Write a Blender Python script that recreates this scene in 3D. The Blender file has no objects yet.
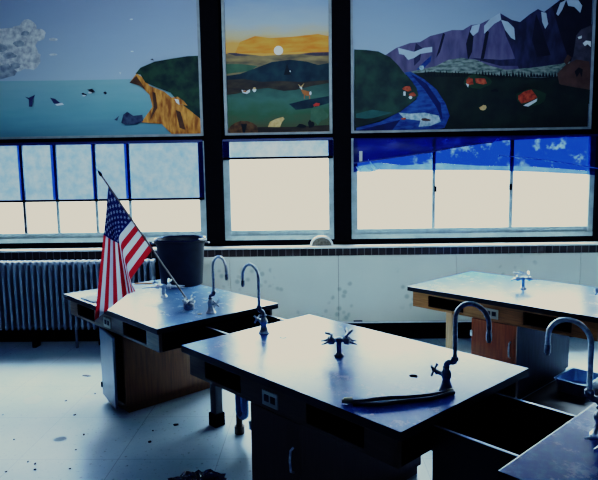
import bpy, bmesh, math, random
from mathutils import Vector, Matrix, noise
from mathutils.geometry import tessellate_polygon
random.seed(7)
PI = math.pi
C = bpy.context.scene.collection
H = 1.70                                     # camera height

# ---------------------------------------------------------------- camera
F_PX = 578.3
yaw, pit, rol = 0.0263945, -0.1151116, -0.0157927
_f = Vector((-math.sin(yaw)*math.cos(pit), math.cos(yaw)*math.cos(pit), math.sin(pit)))
_r = Vector((math.cos(yaw), math.sin(yaw), 0)); _u = _r.cross(_f)
R_ = math.cos(rol)*_r + math.sin(rol)*_u
U_ = -math.sin(rol)*_r + math.cos(rol)*_u
cam = bpy.data.objects.new('camera', bpy.data.cameras.new('camera')); C.objects.link(cam)
cam.matrix_world = Matrix(((R_.x, U_.x, -_f.x, 0), (R_.y, U_.y, -_f.y, 0), (R_.z, U_.z, -_f.z, H), (0, 0, 0, 1)))
cam.data.sensor_width = 36; cam.data.lens = F_PX/598*36; cam.data.clip_start = .05
bpy.context.scene.camera = cam
def on_y(px, py, y):                         # a measured photo point -> a point of the plane Y = y
    d = _f + (px-299)/F_PX*R_ - (py-240)/F_PX*U_
    k = y/d.y
    return Vector((d.x*k, y, H + d.z*k))

# ---------------------------------------------------------------- materials
def srgb(c):
    return tuple((x/255/12.92 if x/255 <= .04045 else ((x/255+.055)/1.055)**2.4) for x in c)
def mat(name, col, rough=.6, metal=0, var=0, scale=8, bump=0, trans=0, spec=.5, col2=None, stretch=None):
    m = bpy.data.materials.new(name); m.use_nodes = True
    nt = m.node_tree; b = nt.nodes['Principled BSDF']
    b.inputs['Base Color'].default_value = (*col, 1); b.inputs['Roughness'].default_value = rough
    b.inputs['Metallic'].default_value = metal; b.inputs['Specular IOR Level'].default_value = spec
    if var or col2 or bump:
        tc = nt.nodes.new('ShaderNodeTexCoord'); mp = nt.nodes.new('ShaderNodeMapping')
        if stretch: mp.inputs['Scale'].default_value = stretch
        n = nt.nodes.new('ShaderNodeTexNoise'); n.inputs['Scale'].default_value = scale; n.inputs['Detail'].default_value = 6
        nt.links.new(tc.outputs['Object'], mp.inputs[0]); nt.links.new(mp.outputs[0], n.inputs['Vector'])
        if var or col2:
            r = nt.nodes.new('ShaderNodeValToRGB')
            c2 = col2 or tuple(min(1, x*(1+var)) for x in col); c1 = col if col2 else tuple(x*(1-var) for x in col)
            r.color_ramp.elements[0].position = .35; r.color_ramp.elements[0].color = (*c1, 1)
            r.color_ramp.elements[1].position = .65; r.color_ramp.elements[1].color = (*c2, 1)
            nt.links.new(n.outputs['Fac'], r.inputs[0]); nt.links.new(r.outputs[0], b.inputs['Base Color'])
        if bump:
            bp = nt.nodes.new('ShaderNodeBump'); bp.inputs['Strength'].default_value = bump; bp.inputs['Distance'].default_value = .01
            nt.links.new(n.outputs['Fac'], bp.inputs['Height']); nt.links.new(bp.outputs[0], b.inputs['Normal'])
    if trans:
        t = nt.nodes.new('ShaderNodeBsdfTranslucent'); t.inputs[0].default_value = (*col, 1)
        mx = nt.nodes.new('ShaderNodeMixShader'); mx.inputs[0].default_value = trans
        out = nt.nodes['Material Output']
        nt.links.new(b.outputs[0], mx.inputs[1]); nt.links.new(t.outputs[0], mx.inputs[2]); nt.links.new(mx.outputs[0], out.inputs[0])
    return m

def emit_mat(name, col, strength, var=.1, scale=3):
    m = bpy.data.materials.new(name); m.use_nodes = True; nt = m.node_tree; nt.nodes.clear()
    out = nt.nodes.new('ShaderNodeOutputMaterial'); e = nt.nodes.new('ShaderNodeEmission'); e.inputs[1].default_value = strength
    tc = nt.nodes.new('ShaderNodeTexCoord'); n = nt.nodes.new('ShaderNodeTexNoise'); n.inputs['Scale'].default_value = scale; n.inputs['Detail'].default_value = 8
    r = nt.nodes.new('ShaderNodeValToRGB')
    r.color_ramp.elements[0].position = .35; r.color_ramp.elements[0].color = (*[c*(1-var) for c in col], 1)
    r.color_ramp.elements[1].position = .6; r.color_ramp.elements[1].color = (*col, 1)
    nt.links.new(tc.outputs['Object'], n.inputs['Vector']); nt.links.new(n.outputs['Fac'], r.inputs[0])
    nt.links.new(r.outputs[0], e.inputs[0])
    tp = nt.nodes.new('ShaderNodeBsdfTransparent'); tp.inputs[0].default_value = (.6, .6, .6, 1)
    ad = nt.nodes.new('ShaderNodeAddShader'); nt.links.new(e.outputs[0], ad.inputs[0]); nt.links.new(tp.outputs[0], ad.inputs[1]); nt.links.new(ad.outputs[0], out.inputs[0])
    return m

def film_mat(name, lo, hi, scale, p0=.4, p1=.6, gloss=.06, detail=10):
    """thin see-through coloured sheet: tinted transparency with mottling, plus a little gloss"""
    m = bpy.data.materials.new(name); m.use_nodes = True; nt = m.node_tree; nt.nodes.clear()
    out = nt.nodes.new('ShaderNodeOutputMaterial'); t = nt.nodes.new('ShaderNodeBsdfTransparent')
    tc = nt.nodes.new('ShaderNodeTexCoord'); n = nt.nodes.new('ShaderNodeTexNoise'); n.inputs['Scale'].default_value = scale
    n.inputs['Detail'].default_value = detail; n.inputs['Roughness'].default_value = .65
    r = nt.nodes.new('ShaderNodeValToRGB')
    r.color_ramp.elements[0].position = p0; r.color_ramp.elements[0].color = (*lo, 1)
    r.color_ramp.elements[1].position = p1; r.color_ramp.elements[1].color = (*hi, 1)
    d = nt.nodes.new('ShaderNodeBsdfPrincipled'); d.inputs['Base Color'].default_value = (.02, .06, .25, 1); d.inputs['Roughness'].default_value = .3
    mx = nt.nodes.new('ShaderNodeMixShader'); mx.inputs[0].default_value = gloss
    nt.links.new(tc.outputs['Object'], n.inputs['Vector']); nt.links.new(n.outputs['Fac'], r.inputs[0]); nt.links.new(r.outputs[0], t.inputs[0])
    nt.links.new(t.outputs[0], mx.inputs[1]); nt.links.new(d.outputs[0], mx.inputs[2]); nt.links.new(mx.outputs[0], out.inputs[0])
    return m

PANE = 2.0
M = dict(
    edge=mat('black_edge_band', (.006, .008, .014), .5, spec=.3),
    woodshade=mat('shaded_apron_wood', (.085, .042, .022), .5, col2=(.14, .07, .035), scale=5, stretch=(1.2, 8, 25)),  # apron wood again, with the dimness of the centre table in its colour
    doorshade=mat('shaded_door_wood', (.075, .032, .02), .45, col2=(.11, .05, .03), scale=5, stretch=(14, 14, 1.2)),  # door wood again, darkened to stand in for shade on the centre table
    woodgrey=mat('weathered_wood', (.12, .085, .065), .45, col2=(.20, .14, .10), scale=5, stretch=(1.2, 8, 25)),
    black=mat('black_paint', (.004, .004, .005), .8, spec=0),
    blackgloss=mat('black_stone', (.006, .006, .008), .35),
    pillar=mat('dark_pillar', (.004, .0035, .004), .8, var=.3, scale=20, spec=.1),
    steel=mat('chrome', (.62, .68, .74), .30, 1, var=.25, scale=60),
    darksteel=mat('tarnished_chrome', (.24, .27, .31), .36, 1, var=.35, scale=60),
    basin=mat('basin_steel', (.30, .45, .68), .3, .6, var=.1, scale=20),
    iron=mat('radiator_paint', (.13, .17, .23), .4, var=.1, scale=30),
    wood=mat('apron_wood', (.28, .115, .03), .5, col2=(.44, .19, .055), scale=5, stretch=(1.2, 8, 25)),
    doorwood=mat('door_wood', (.32, .075, .016), .5, col2=(.46, .12, .028), scale=5, stretch=(14, 14, 1.2)),
    sidewood=mat('side_wood', (.20, .08, .025), .45, col2=(.30, .12, .035), scale=4, stretch=(14, 14, 1.0)),
    legwood=mat('leg_wood', (.42, .24, .10), .45, col2=(.55, .33, .15), scale=5, stretch=(14, 14, 1)),
    frame=mat('window_frame_paint', (.33, .42, .43), .45, var=.15, scale=15),
    muralframe=mat('mural_frame_paint', (.26, .30, .31), .5, var=.15, scale=15),
    sill=mat('sill_paint', (.8, .85, .85), .4, var=.1, scale=12),
    plate=mat('outlet_plate', (.50, .49, .42), .4),
    bucket=mat('bucket_plastic', (.008, .012, .020), .48, var=.3, scale=12),
    orange=mat('orange_wood', (.75, .32, .07), .5),
    paper=mat('paper', (.75, .78, .78), .7),
    scrap=mat('dark_scrap', (.02, .02, .025), .7),
    hose=mat('rubber_hose', (.006, .008, .012), .4),
    brass=mat('brass_fitting', (.45, .40, .25), .35, 1),
    bag=mat('plastic_bag', (.008, .018, .06), .18, spec=.8),
    bluehandle=mat('white_cap', (.6, .8, .85), .3),
    walls=mat('room_paint', (.10, .12, .16), .8, var=.05, scale=2),
    ceil=mat('ceiling_paint', (.30, .35, .42), .8),
)
# ---------------------------------------------------------------- mesh helpers
def box(bm, x0, x1, y0, y1, z0, z1, bevel=0, mi=0):
    vs = [bm.verts.new((x, y, z)) for z in (z0, z1) for y in (y0, y1) for x in (x0, x1)]
    fs = [bm.faces.new([vs[i] for i in q]) for q in ((0, 2, 3, 1), (4, 5, 7, 6), (0, 1, 5, 4), (2, 6, 7, 3), (0, 4, 6, 2), (1, 3, 7, 5))]
    for f in fs: f.material_index = mi
    if bevel:
        es = list({e for f in fs for e in f.edges})
        r = bmesh.ops.bevel(bm, geom=es, offset=bevel, segments=2, affect='EDGES', profile=.6)
        for f in r['faces']: f.material_index = mi
def tube(bm, pts, rad, seg=12, cap=True):
    pts = [Vector(p) for p in pts]; rings = []
    rad = rad if isinstance(rad, (list, tuple)) else [rad]*len(pts)
    up = None
    for i, p in enumerate(pts):
        t = (pts[min(i+1, len(pts)-1)]-pts[max(i-1, 0)]).normalized()
        if up is None:
            up = Vector((0, 0, 1)) if abs(t.z) < .9 else Vector((1, 0, 0))
        up = (up - t*up.dot(t)).normalized(); s = t.cross(up)
        rings.append([bm.verts.new(p + (up*math.cos(2*PI*k/seg)+s*math.sin(2*PI*k/seg))*rad[i]) for k in range(seg)])
    for a, b in zip(rings, rings[1:]):
        for k in range(seg): bm.faces.new((a[k], a[(k+1) % seg], b[(k+1) % seg], b[k]))
    if cap: bm.faces.new(rings[0][::-1]); bm.faces.new(rings[-1])
def lathe(bm, prof, c=(0, 0), seg=24, cap=(True, True)):
    rings = [[bm.verts.new((c[0]+r*math.cos(2*PI*k/seg), c[1]+r*math.sin(2*PI*k/seg), z)) for k in range(seg)] for r, z in prof]
    for a, b in zip(rings, rings[1:]):
        for k in range(seg): bm.faces.new((a[k], a[(k+1) % seg], b[(k+1) % seg], b[k]))
    if cap[0]: bm.faces.new(rings[0][::-1])
    if cap[1]: bm.faces.new(rings[-1])
def obj(name, bm, m, parent=None, smooth=False, loc=None, fix=True):
    if fix: bmesh.ops.recalc_face_normals(bm, faces=bm.faces)
    me = bpy.data.meshes.new(name); bm.to_mesh(me); bm.free()
    for k in (m if isinstance(m, (list, tuple)) else [m]): me.materials.append(M[k] if isinstance(k, str) else k)
    if smooth:
        for p in me.polygons: p.use_smooth = True
        try: me.set_sharp_from_angle(angle=math.radians(40))
        except Exception: pass
    o = bpy.data.objects.new(name, me); C.objects.link(o)
    if parent: o.parent = parent
    if loc: o.location = loc
    return o
def BX(*boxes, bevel=0):
    bm = bmesh.new()
    for b in boxes: box(bm, *b, bevel=bevel)
    return bm
def TB(*tubes, seg=12):
    bm = bmesh.new()
    for p, r in tubes: tube(bm, p, r, seg)
    return bm
def tag(o, label, cat, group=None):
    o['label'] = label; o['category'] = cat
    if group: o['group'] = group
    return o
def thing(name, label, cat, loc=(0, 0, 0), rz=0, group=None):
    o = bpy.data.objects.new(name, None); C.objects.link(o); o.empty_display_size = .1
    o.location = loc; o.rotation_euler = (0, 0, rz)
    return tag(o, label, cat, group)
def struct(name, bm, m, parent=None, smooth=False):
    o = obj(name, bm, m, parent, smooth)
    if not parent: o['kind'] = 'structure'
    return o
def struct_root(name, loc=(0, 0, 0)):
    o = bpy.data.objects.new(name, None); C.objects.link(o); o.location = loc; o['kind'] = 'structure'
    return o

# ---------------------------------------------------------------- room shell
WY = 5.865                                    # window plane
XL, XR, YB, ZC = -4.3, 4.3, -1.6, 3.52
# floor: pale vinyl tiles with joints, stains
fm = bpy.data.materials.new('vinyl_tiles'); fm.use_nodes = True; nt = fm.node_tree; b = nt.nodes['Principled BSDF']
tc = nt.nodes.new('ShaderNodeTexCoord')
def ramp(p0, c0, p1, c1):
    r = nt.nodes.new('ShaderNodeValToRGB'); r.color_ramp.elements[0].position = p0; r.color_ramp.elements[0].color = (*c0, 1)
    r.color_ramp.elements[1].position = p1; r.color_ramp.elements[1].color = (*c1, 1); return r
n1 = nt.nodes.new('ShaderNodeTexNoise'); n1.inputs['Scale'].default_value = 2.2; n1.inputs['Detail'].default_value = 9; n1.inputs['Roughness'].default_value = .7
r1 = ramp(.35, (.44, .60, .70), .7, (.62, .74, .82))
n2 = nt.nodes.new('ShaderNodeTexNoise'); n2.inputs['Scale'].default_value = 45; n2.inputs['Detail'].default_value = 4
r2 = ramp(.28, (.45, .45, .45), .38, (1, 1, 1))
br = nt.nodes.new('ShaderNodeTexBrick'); br.offset = 0; br.inputs['Scale'].default_value = 1
br.inputs['Brick Width'].default_value = .61; br.inputs['Row Height'].default_value = .61; br.inputs['Mortar Size'].default_value = .0022; br.inputs['Mortar Smooth'].default_value = .3
br.inputs['Color1'].default_value = br.inputs['Color2'].default_value = (1, 1, 1, 1); br.inputs['Mortar'].default_value = (.5, .53, .57, 1)
mp = nt.nodes.new('ShaderNodeMapping'); mp.inputs['Location'].default_value = (-.02, -.24, 0)
nt.links.new(tc.outputs['Object'], mp.inputs[0]); nt.links.new(mp.outputs[0], br.inputs['Vector'])
for n in (n1, n2): nt.links.new(tc.outputs['Object'], n.inputs['Vector'])
nt.links.new(n1.outputs['Fac'], r1.inputs[0]); nt.links.new(n2.outputs['Fac'], r2.inputs[0])
def mul(a, c):
    m = nt.nodes.new('ShaderNodeMix'); m.data_type = 'RGBA'; m.blend_type = 'MULTIPLY'; m.inputs['Factor'].default_value = 1
    nt.links.new(a, m.inputs['A']); nt.links.new(c, m.inputs['B']); return m.outputs['Result']
nt.links.new(mul(mul(r1.outputs[0], r2.outputs[0]), br.outputs['Color']), b.inputs['Base Color'])
b.inputs['Roughness'].default_value = .30
M['floor'] = fm
struct('floor', BX((XL, XR, YB, WY+.2, -.1, 0)), 'floor')
struct('ceiling', BX((XL, XR, YB, WY+.2, ZC, ZC+.1)), 'ceil')
struct('wall_left', BX((XL-.1, XL, YB, WY+.2, 0, ZC)), 'walls')
struct('wall_right', BX((XR, XR+.1, YB, WY+.2, 0, ZC)), 'walls')
struct('wall_rear', BX((XL, XR, YB-.1, YB, 0, ZC)), 'walls')

PX = [(-1.085, -.908), (.205, .378), (2.79, 2.855)]   # the dark pillars
# lower wall, lintel band, head
struct('wall_front', BX((XL, XR, 5.80, WY+.2, 0, .87), (XL, XR, 5.90, WY+.2, .87, 1.02), (XL, XR, 5.93, WY+.2, 2.0, ZC)), 'black')
for i, (a, c) in enumerate(PX): struct('trim_%d' % (i+1), BX((a, c, 5.80, WY+.12, 1.0 if i < 2 else .98, ZC), bevel=.004), 'pillar')
struct('trim_4', BX((XL, XR, 5.84, 5.93, 2.035, 2.085)), 'black')          # dark head rail over the windows
struct('trim_5', BX((XL, XR, 5.83, 5.92, .985, 1.03)), 'black')
# brick soldier course
bmat = bpy.data.materials.new('soldier_bricks'); bmat.use_nodes = True; nt = bmat.node_tree; b = nt.nodes['Principled BSDF']
tc = nt.nodes.new('ShaderNodeTexCoord'); sx = nt.nodes.new('ShaderNodeSeparateXYZ'); cx = nt.nodes.new('ShaderNodeCombineXYZ')
br = nt.nodes.new('ShaderNodeTexBrick'); br.offset = 0; br.inputs['Scale'].default_value = 1; br.inputs['Brick Width'].default_value = .072; br.inputs['Row Height'].default_value = 2
br.inputs['Mortar Size'].default_value = .0045; br.inputs['Color1'].default_value = (.018, .010, .008, 1); br.inputs['Color2'].default_value = (.05, .03, .024, 1); br.inputs['Mortar'].default_value = (.16, .14, .13, 1)
nt.links.new(tc.outputs['Object'], sx.inputs[0]); nt.links.new(sx.outputs[0], cx.inputs[0]); nt.links.new(sx.outputs[2], cx.inputs[1]); nt.links.new(cx.outputs[0], br.inputs['Vector'])
nt.links.new(br.outputs['Color'], b.inputs['Base Color']); M['brick'] = bmat
struct('trim_6', BX((XL, XR, 5.785, 5.90, .868, .952)), 'brick')
struct('trim_7', BX((XL, XR, 5.70, 5.86, .952, .972), bevel=.004), 'sill')  # white sill
# pale wall boards with damp spots
pm = bpy.data.materials.new('wall_board'); pm.use_nodes = True; nt = pm.node_tree; b = nt.nodes['Principled BSDF']
tc = nt.nodes.new('ShaderNodeTexCoord')
n1 = nt.nodes.new('ShaderNodeTexNoise'); n1.inputs['Scale'].default_value = 1.3; n1.inputs['Detail'].default_value = 5
r1 = ramp(.35, (.64, .66, .56), .65, (.74, .75, .63))
vo = nt.nodes.new('ShaderNodeTexVoronoi'); vo.inputs['Scale'].default_value = 13; r2 = ramp(.20, (.62, .68, .68), .42, (1, 1, 1))
n3 = nt.nodes.new('ShaderNodeTexNoise'); n3.inputs['Scale'].default_value = 2.9; r3 = ramp(.56, (0, 0, 0), .61, (1, 1, 1))
mx = nt.nodes.new('ShaderNodeMix'); mx.data_type = 'RGBA'; mx.inputs['A'].default_value = (1, 1, 1, 1)
for n in (n1, vo, n3): nt.links.new(tc.outputs['Object'], n.inputs['Vector'])
nt.links.new(n1.outputs['Fac'], r1.inputs[0]); nt.links.new(vo.outputs['Distance'], r2.inputs[0]); nt.links.new(n3.outputs['Fac'], r3.inputs[0])
nt.links.new(r3.outputs[0], mx.inputs['Factor']); nt.links.new(r2.outputs[0], mx.inputs['B'])
nt.links.new(mul(r1.outputs[0], mx.outputs['Result']), b.inputs['Base Color']); b.inputs['Roughness'].default_value = .55
M['board'] = pm
for i, (a, c) in enumerate(((-1.52, -.86), (-.856, .24), (.244, 1.42), (1.424, 2.65), (2.654, XR))):
    struct('trim_%d' % (8+i), BX((a, c, 5.77, 5.80, .19, .866), bevel=.002), 'board')
struct('trim_13', BX((-1.52, XR, 5.75, 5.80, .178, .19)), 'sill')
struct('baseboard_front', BX((XL, XR, 5.79, 5.82, 0, .178)), 'black')

# ---------------------------------------------------------------- windows
M['pane'] = emit_mat('frosted_daylit_pane', (1.0, .93, .80), PANE, .10, 2.5)
ZP0, ZP1, ZF0 = 1.13, 2.02, 1.03
def window(n, x0, x1, px0, px1, bars, latches=()):
    r = struct_root('window_%d' % n, ((x0+x1)/2, WY, ZF0)); L = -r.location
    def part(name, boxes, m, bevel=.002, par=r):
        bm = BX(*[(a+L.x, c+L.x, d+L.y, e+L.y, f+L.z, g+L.z) for a, c, d, e, f, g in boxes], bevel=bevel); return obj(name, bm, m, par)
    part('window_frame', [(x0, x1, WY-.035, WY+.05, ZF0, ZF0+.045), (x0, px0, WY-.03, WY+.05, ZF0+.03, 2.035), (px1, x1, WY-.03, WY+.05, ZF0+.03, 2.035), (x0, x1, WY-.02, WY+.05, ZP1, 2.035)], 'frame')
    part('bottom_rail', [(px0-.012, px1+.012, WY-.015, WY+.04, ZF0+.045, ZP0)], 'frame')
    for a, w_, m in bars: part('mullion', [(a-w_/2, a+w_/2, WY-.012, WY+.03, ZP0, ZP1)], m)
    for a, z in latches: part('latch', [(a-.012, a+.012, WY-.03, WY-.012, z, z+.06)], 'black')
    part('pane', [(px0, px1, WY+.012, WY+.018, ZP0-.01, ZP1+.01)], 'pane', 0)
    return r
window(1, -4.25, -1.09, -4.2, -1.155, [(-2.965, .03, 'darksteel'), (-2.62, .03, 'frame'), (-2.217, .03, 'frame'), (-1.87, .03, 'frame'), (-3.37, .03, 'frame'), (-3.72, .03, 'frame')])
window(2, -.905, .203, -.838, .152, [])
window(3, .38, 2.787, .443, 2.735, [(1.206, .032, 'frame'), (1.977, .036, 'frame')], [(1.222, 1.49), (1.965, 1.50)])
window(4, 2.858, 4.25, 2.9, 4.2, [(3.5, .03, 'frame')])

# shades
M['shade'] = film_mat('blue_shade_film', (.055, .12, .31), (.165, .235, .37), 10, .28, .74)
M['shadepale'] = film_mat('pale_shade_film', (.10, .18, .33), (.20, .27, .38), 5, .38, .62)
M['shadedark'] = film_mat('dark_shade_film', (.22, .38, .75), (.30, .45, .80), 9)
M['navy'] = mat('navy_vinyl', (.006, .016, .09), .4)
def shade(name, label, x0, x1, z0, z1, m, bars):
    t = thing(name, label, 'window shade', ((x0+x1)/2, WY-.05, z1)); L = -t.location
    bm = bmesh.new(); bm.faces.new([bm.verts.new(p) for p in ((x0+L.x, 0, z0+L.z), (x1+L.x, 0, z0+L.z), (x1+L.x, 0, 0), (x0+L.x, 0, 0))]); obj('shade_cloth', bm, m, t)
    obj('bottom_bar', BX((x0+L.x, x1+L.x, -.008, .006, z0+L.z-.012, z0+L.z+.012), bevel=.003), 'black', t)
    obj('top_roller', BX((x0+L.x, x1+L.x, -.006, .006, -.004, .022), bevel=.004), 'navy', t)
    for a, w_ in bars: obj('seam_strip', BX((a-w_/2+L.x, a+w_/2+L.x, -.004, -.002, z0+L.z+.014, -.004)), 'shadedark', t)
shade('roller_shade', 'long pale blue see-through shade over the left window bank behind the flag', -4.2, -1.10, 1.46, 2.025, 'shade', [(-2.965, .022), (-2.62, .04), (-2.217, .018), (-1.87, .045), (-1.12, .035), (-3.37, .03), (-3.72, .04)])
shade('roller_shade', 'short pale blue shade pulled down a little on the narrow middle window', -.90, .198, 1.855, 2.025, 'shadepale', [(-.87, .06), (.175, .05)])

# blue plastic tarpaulin across the right bank
M['tarp'] = film_mat('blue_tarp_film', (.006, .024, .20), (.16, .30, .58), 5.5, .55, .78, .08, 14)
M['tarphem'] = film_mat('tarp_hem_film', (.03, .085, .36), (.10, .20, .55), 5, .35, .75, .12)
M['tarpdark'] = film_mat('dark_tarp_film', (.014, .022, .11), (.05, .09, .42), 4, .4, .7, .25)
tr = thing('blue_tarpaulin', 'sheet of deep blue plastic sagging across the top of the right window bank', 'tarpaulin', (.40, WY-.07, 2.03))
def sheet(top, bot, y, m, name, wob=.008, sc=5, n=90, k=10):
    bm = bmesh.new(); g = []
    for i in range(n+1):
        s = i/n; x = .40+(2.84-.40)*s if True else 0
        zt, zb = top(s), bot(s); col_ = []
        for j in range(k+1):
            q = j/k; z = zt+(zb-zt)*q
            d = wob*noise.noise(Vector((x*sc, z*sc*2+3*s, y*9)))
            col_.append(bm.verts.new((x-.40, y-(WY-.07)+d, z-2.03)))
        g.append(col_)
    for i in range(n):
        for j in range(k): bm.faces.new((g[i][j], g[i+1][j], g[i+1][j+1], g[i][j+1]))
    return obj(name, bm, m, tr, True, fix=False)
def lerp(a, c, s): return a+(c-a)*s
def pw(pts):
    def f(s):
        for (a, za), (b_, zb) in zip(pts, pts[1:]):
            if s <= b_: return lerp(za, zb, (s-a)/(b_-a))
        return pts[-1][1]
    return f
botz = pw([(0, 1.70), (.03, 1.715), (.06, 1.695), (.10, 1.72), (.3, 1.708), (.55, 1.698), (.75, 1.672), (1, 1.63)])
hemz = pw([(0, 1.75), (.1, 1.79), (.2, 1.76), (.35, 1.775), (.5, 1.745), (.7, 1.73), (.85, 1.70), (1, 1.66)])
sheet(pw([(0, 2.03), (1, 2.03)]), hemz, WY-.07, 'tarp', 'front_sheet')
sheet(hemz, botz, WY-.07, 'tarphem', 'hem', .010, 7)
sheet(pw([(0, 2.032), (1, 2.032)]), pw([(0, 1.80), (.30, 1.885), (.45, 1.95), (.6, 1.985), (.85, 2.005), (1, 2.01)]), WY-.09, 'tarpdark', 'folded_flap', .006)
bm = bmesh.new()
tube(bm, [(s*2.42, -.03, pw([(0, 1.79), (.30, 1.88), (.45, 1.945), (.6, 1.98)])(s)-2.03) for s in (0, .05, .1, .2, .3, .4, .5, .56)], .007, 6)
obj('rolled_edge', bm, 'navy', tr, True)
bm = bmesh.new()
tube(bm, [(lerp(1.42, 2.44, s), -.015, lerp(1.84, 1.69, s**1.3)-2.03) for s in [i/10 for i in range(11)]], .005, 6)
obj('crease', bm, mat('tarp_crease', (.10, .22, .62), .35, trans=.4), tr, True)
bm = bmesh.new()
for pts in (((.05, -.33), (.10, -.27), (.18, -.33)), ((.14, -.20), (.23, -.31), (.20, -.33)), ((.02, -.27), (.09, -.33), (.05, -.33))):
    bm.faces.new([bm.verts.new((x, -.022-.01*i, z)) for i, (x, z) in enumerate(pts)])
obj('crumpled_corner', bm, mat('tarp_glare', (.35, .55, .85), .3, trans=.5), tr, fix=False)
obj('label_strip', BX((.055, .085, -.024, -.020, -.225, -.125)), 'plate', tr)

# half-round piece on the sill
v = thing('half_round_vent', 'small half-round piece with white rim and brown face standing on the sill', 'vent', (.075, 5.76, .972))
bm = bmesh.new(); tube(bm, [(.105*math.cos(a), 0, .088*math.sin(a)+.004) for a in [PI*i/20 for i in range(21)]], .011, 8); obj('rim', bm, 'sill', v, True)
bm = bmesh.new(); ps = [(.098*math.cos(a), .08*math.sin(a)) for a in [PI*i/20 for i in range(21)]]
fr = [bm.verts.new((x, -.008, z+.002)) for x, z in ps]; bk = [bm.verts.new((x, .05, z+.002)) for x, z in ps]
bm.faces.new(fr); bm.faces.new(bk[::-1])
for i in range(21): j = (i+1) % 21; bm.faces.new((fr[i], bk[i], bk[j], fr[j]))
obj('face', bm, mat('brown_grain', (.10, .085, .06), .8, col2=(.22, .20, .16), scale=40), v)

# ---------------------------------------------------------------- murals
def paint(rgb, var=.18, scale=9, stretch=None, rgb2=None):
    c = srgb(rgb)
    return mat('paint', c, .75, var=0 if rgb2 else var, scale=scale, stretch=stretch, col2=srgb(rgb2) if rgb2 else None)
def grad(stops, z0, z1, name='sky_paint', nz=.12, sc=(1, 1, 3)):
    m = bpy.data.materials.new(name); m.use_nodes = True; nt = m.node_tree; b = nt.nodes['Principled BSDF']; b.inputs['Roughness'].default_value = .75
    tc = nt.nodes.new('ShaderNodeTexCoord'); sp = nt.nodes.new('ShaderNodeSeparateXYZ'); mr = nt.nodes.new('ShaderNodeMapRange')
    mr.inputs['From Min'].default_value = z0-2.11; mr.inputs['From Max'].default_value = z1-2.11
    n = nt.nodes.new('ShaderNodeTexNoise'); n.inputs['Scale'].default_value = 2.5; n.inputs['Detail'].default_value = 7
    mp = nt.nodes.new('ShaderNodeMapping'); mp.inputs['Scale'].default_value = sc
    ad = nt.nodes.new('ShaderNodeMath'); ad.operation = 'MULTIPLY_ADD'; ad.inputs[1].default_value = nz*2; 
    sb = nt.nodes.new('ShaderNodeMath'); sb.operation = 'SUBTRACT'; sb.inputs[1].default_value = nz
    r = nt.nodes.new('ShaderNodeValToRGB'); els = r.color_ramp.elements
    while len(els) < len(stops): els.new(.5)
    for e, (p, c) in zip(els, stops): e.position = p; e.color = (*srgb(c), 1)
    L = nt.links.new
    L(tc.outputs['Object'], sp.inputs[0]); L(sp.outputs[2], mr.inputs[0]); L(tc.outputs['Object'], mp.inputs[0]); L(mp.outputs[0], n.inputs['Vector'])
    L(n.outputs['Fac'], ad.inputs[0]); L(mr.outputs[0], sb.inputs[0]); L(sb.outputs[0], ad.inputs[2]); L(ad.outputs[0], r.inputs[0]); L(r.outputs[0], b.inputs['Base Color'])
    return m
def mural(label, x0, x1, fx0, fx1, base, layers, fw=.028):
    """x0..x1 painted board, base = (material), layers = [(material, [px points])] painted on, measured on the photo"""
    root = thing('mural_painting', label, 'mural', ((x0+x1)/2, WY+.03, 2.11)); O = root.location
    mats = [base]; bm = bmesh.new(); box(bm, x0-O.x, x1-O.x, 0, .02, 0, 3.46-2.11)
    for i, (m, pts) in enumerate(layers):
        if m not in mats: mats.append(m)
        y = WY+.03-.0004*(i+1); co = []
        for p in pts:
            q = on_y(p[0], p[1], WY+.03)
            c3 = Vector((max(min(q.x, x1), x0)-O.x, y-O.y, max(min(q.z, 3.455), 2.112)-O.z))
            if not co or (c3-co[-1]).length > 1e-4: co.append(c3)
        if (co[0]-co[-1]).length < 1e-4: co.pop()
        if len(co) < 3: continue
        vs = [bm.verts.new(c) for c in co]
        for tri in tessellate_polygon([[Vector((c.x, c.z, 0)) for c in co]]):
            f = bm.faces.new([vs[k] for k in tri]); f.material_index = mats.index(m)
            f.normal_update()
            if f.normal.y > 0: f.normal_flip()
    obj('painted_board', bm, mats, root, fix=False)
    zt = 3.49-O.z
    obj('picture_frame', BX((x0-fw-O.x, x1+fw-O.x, -.03, .0, -.025, -.001), (x0-fw-O.x, x0-O.x, -.03, 0, 0, zt), (x1-O.x, x1+fw-O.x, -.03, 0, 0, zt), (x0-O.x, x1-O.x, -.03, 0, 3.462-O.z, zt), bevel=.002), 'muralframe', root)
    return root
def blob(cx, cy, rx, ry, n=12, j=.15):
    return [(cx+rx*math.cos(2*PI*i/n)*(1+j*random.uniform(-1, 1)), cy+ry*math.sin(2*PI*i/n)*(1+j*random.uniform(-1, 1))) for i in range(n)]

# left: sea and headland
sky1 = grad([(0, (172, 188, 200)), (.45, (160, 176, 196)), (1, (148, 162, 186))], 2.6, 3.46)
sea = grad([(0, (98, 142, 156)), (.4, (112, 160, 168)), (1, (140, 176, 180))], 2.11, 2.65, 'sea_paint', .25, (1, 1, 6))
cloudm = paint((160, 164, 168), rgb2=(222, 222, 218), scale=22); cloudd = paint((120, 128, 140), rgb2=(170, 176, 182), scale=20)
green1 = paint((18, 40, 34), rgb2=(44, 66, 46), scale=9); cliff = paint((130, 72, 24), rgb2=(225, 150, 66), scale=10, stretch=(3, 1, .8)); cliffd = paint((80, 52, 30))
whale = paint((52, 54, 84)); white = paint((220, 225, 225)); rock = paint((40, 48, 66), rgb2=(70, 80, 100), scale=20); orca = paint((20, 18, 28)); horizon = paint((80, 150, 165))
L1 = [(sea, [(-90, 82), (60, 80.5), (135, 79), (203, 78.5), (203, 138), (100, 138), (-90, 141)])]
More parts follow.
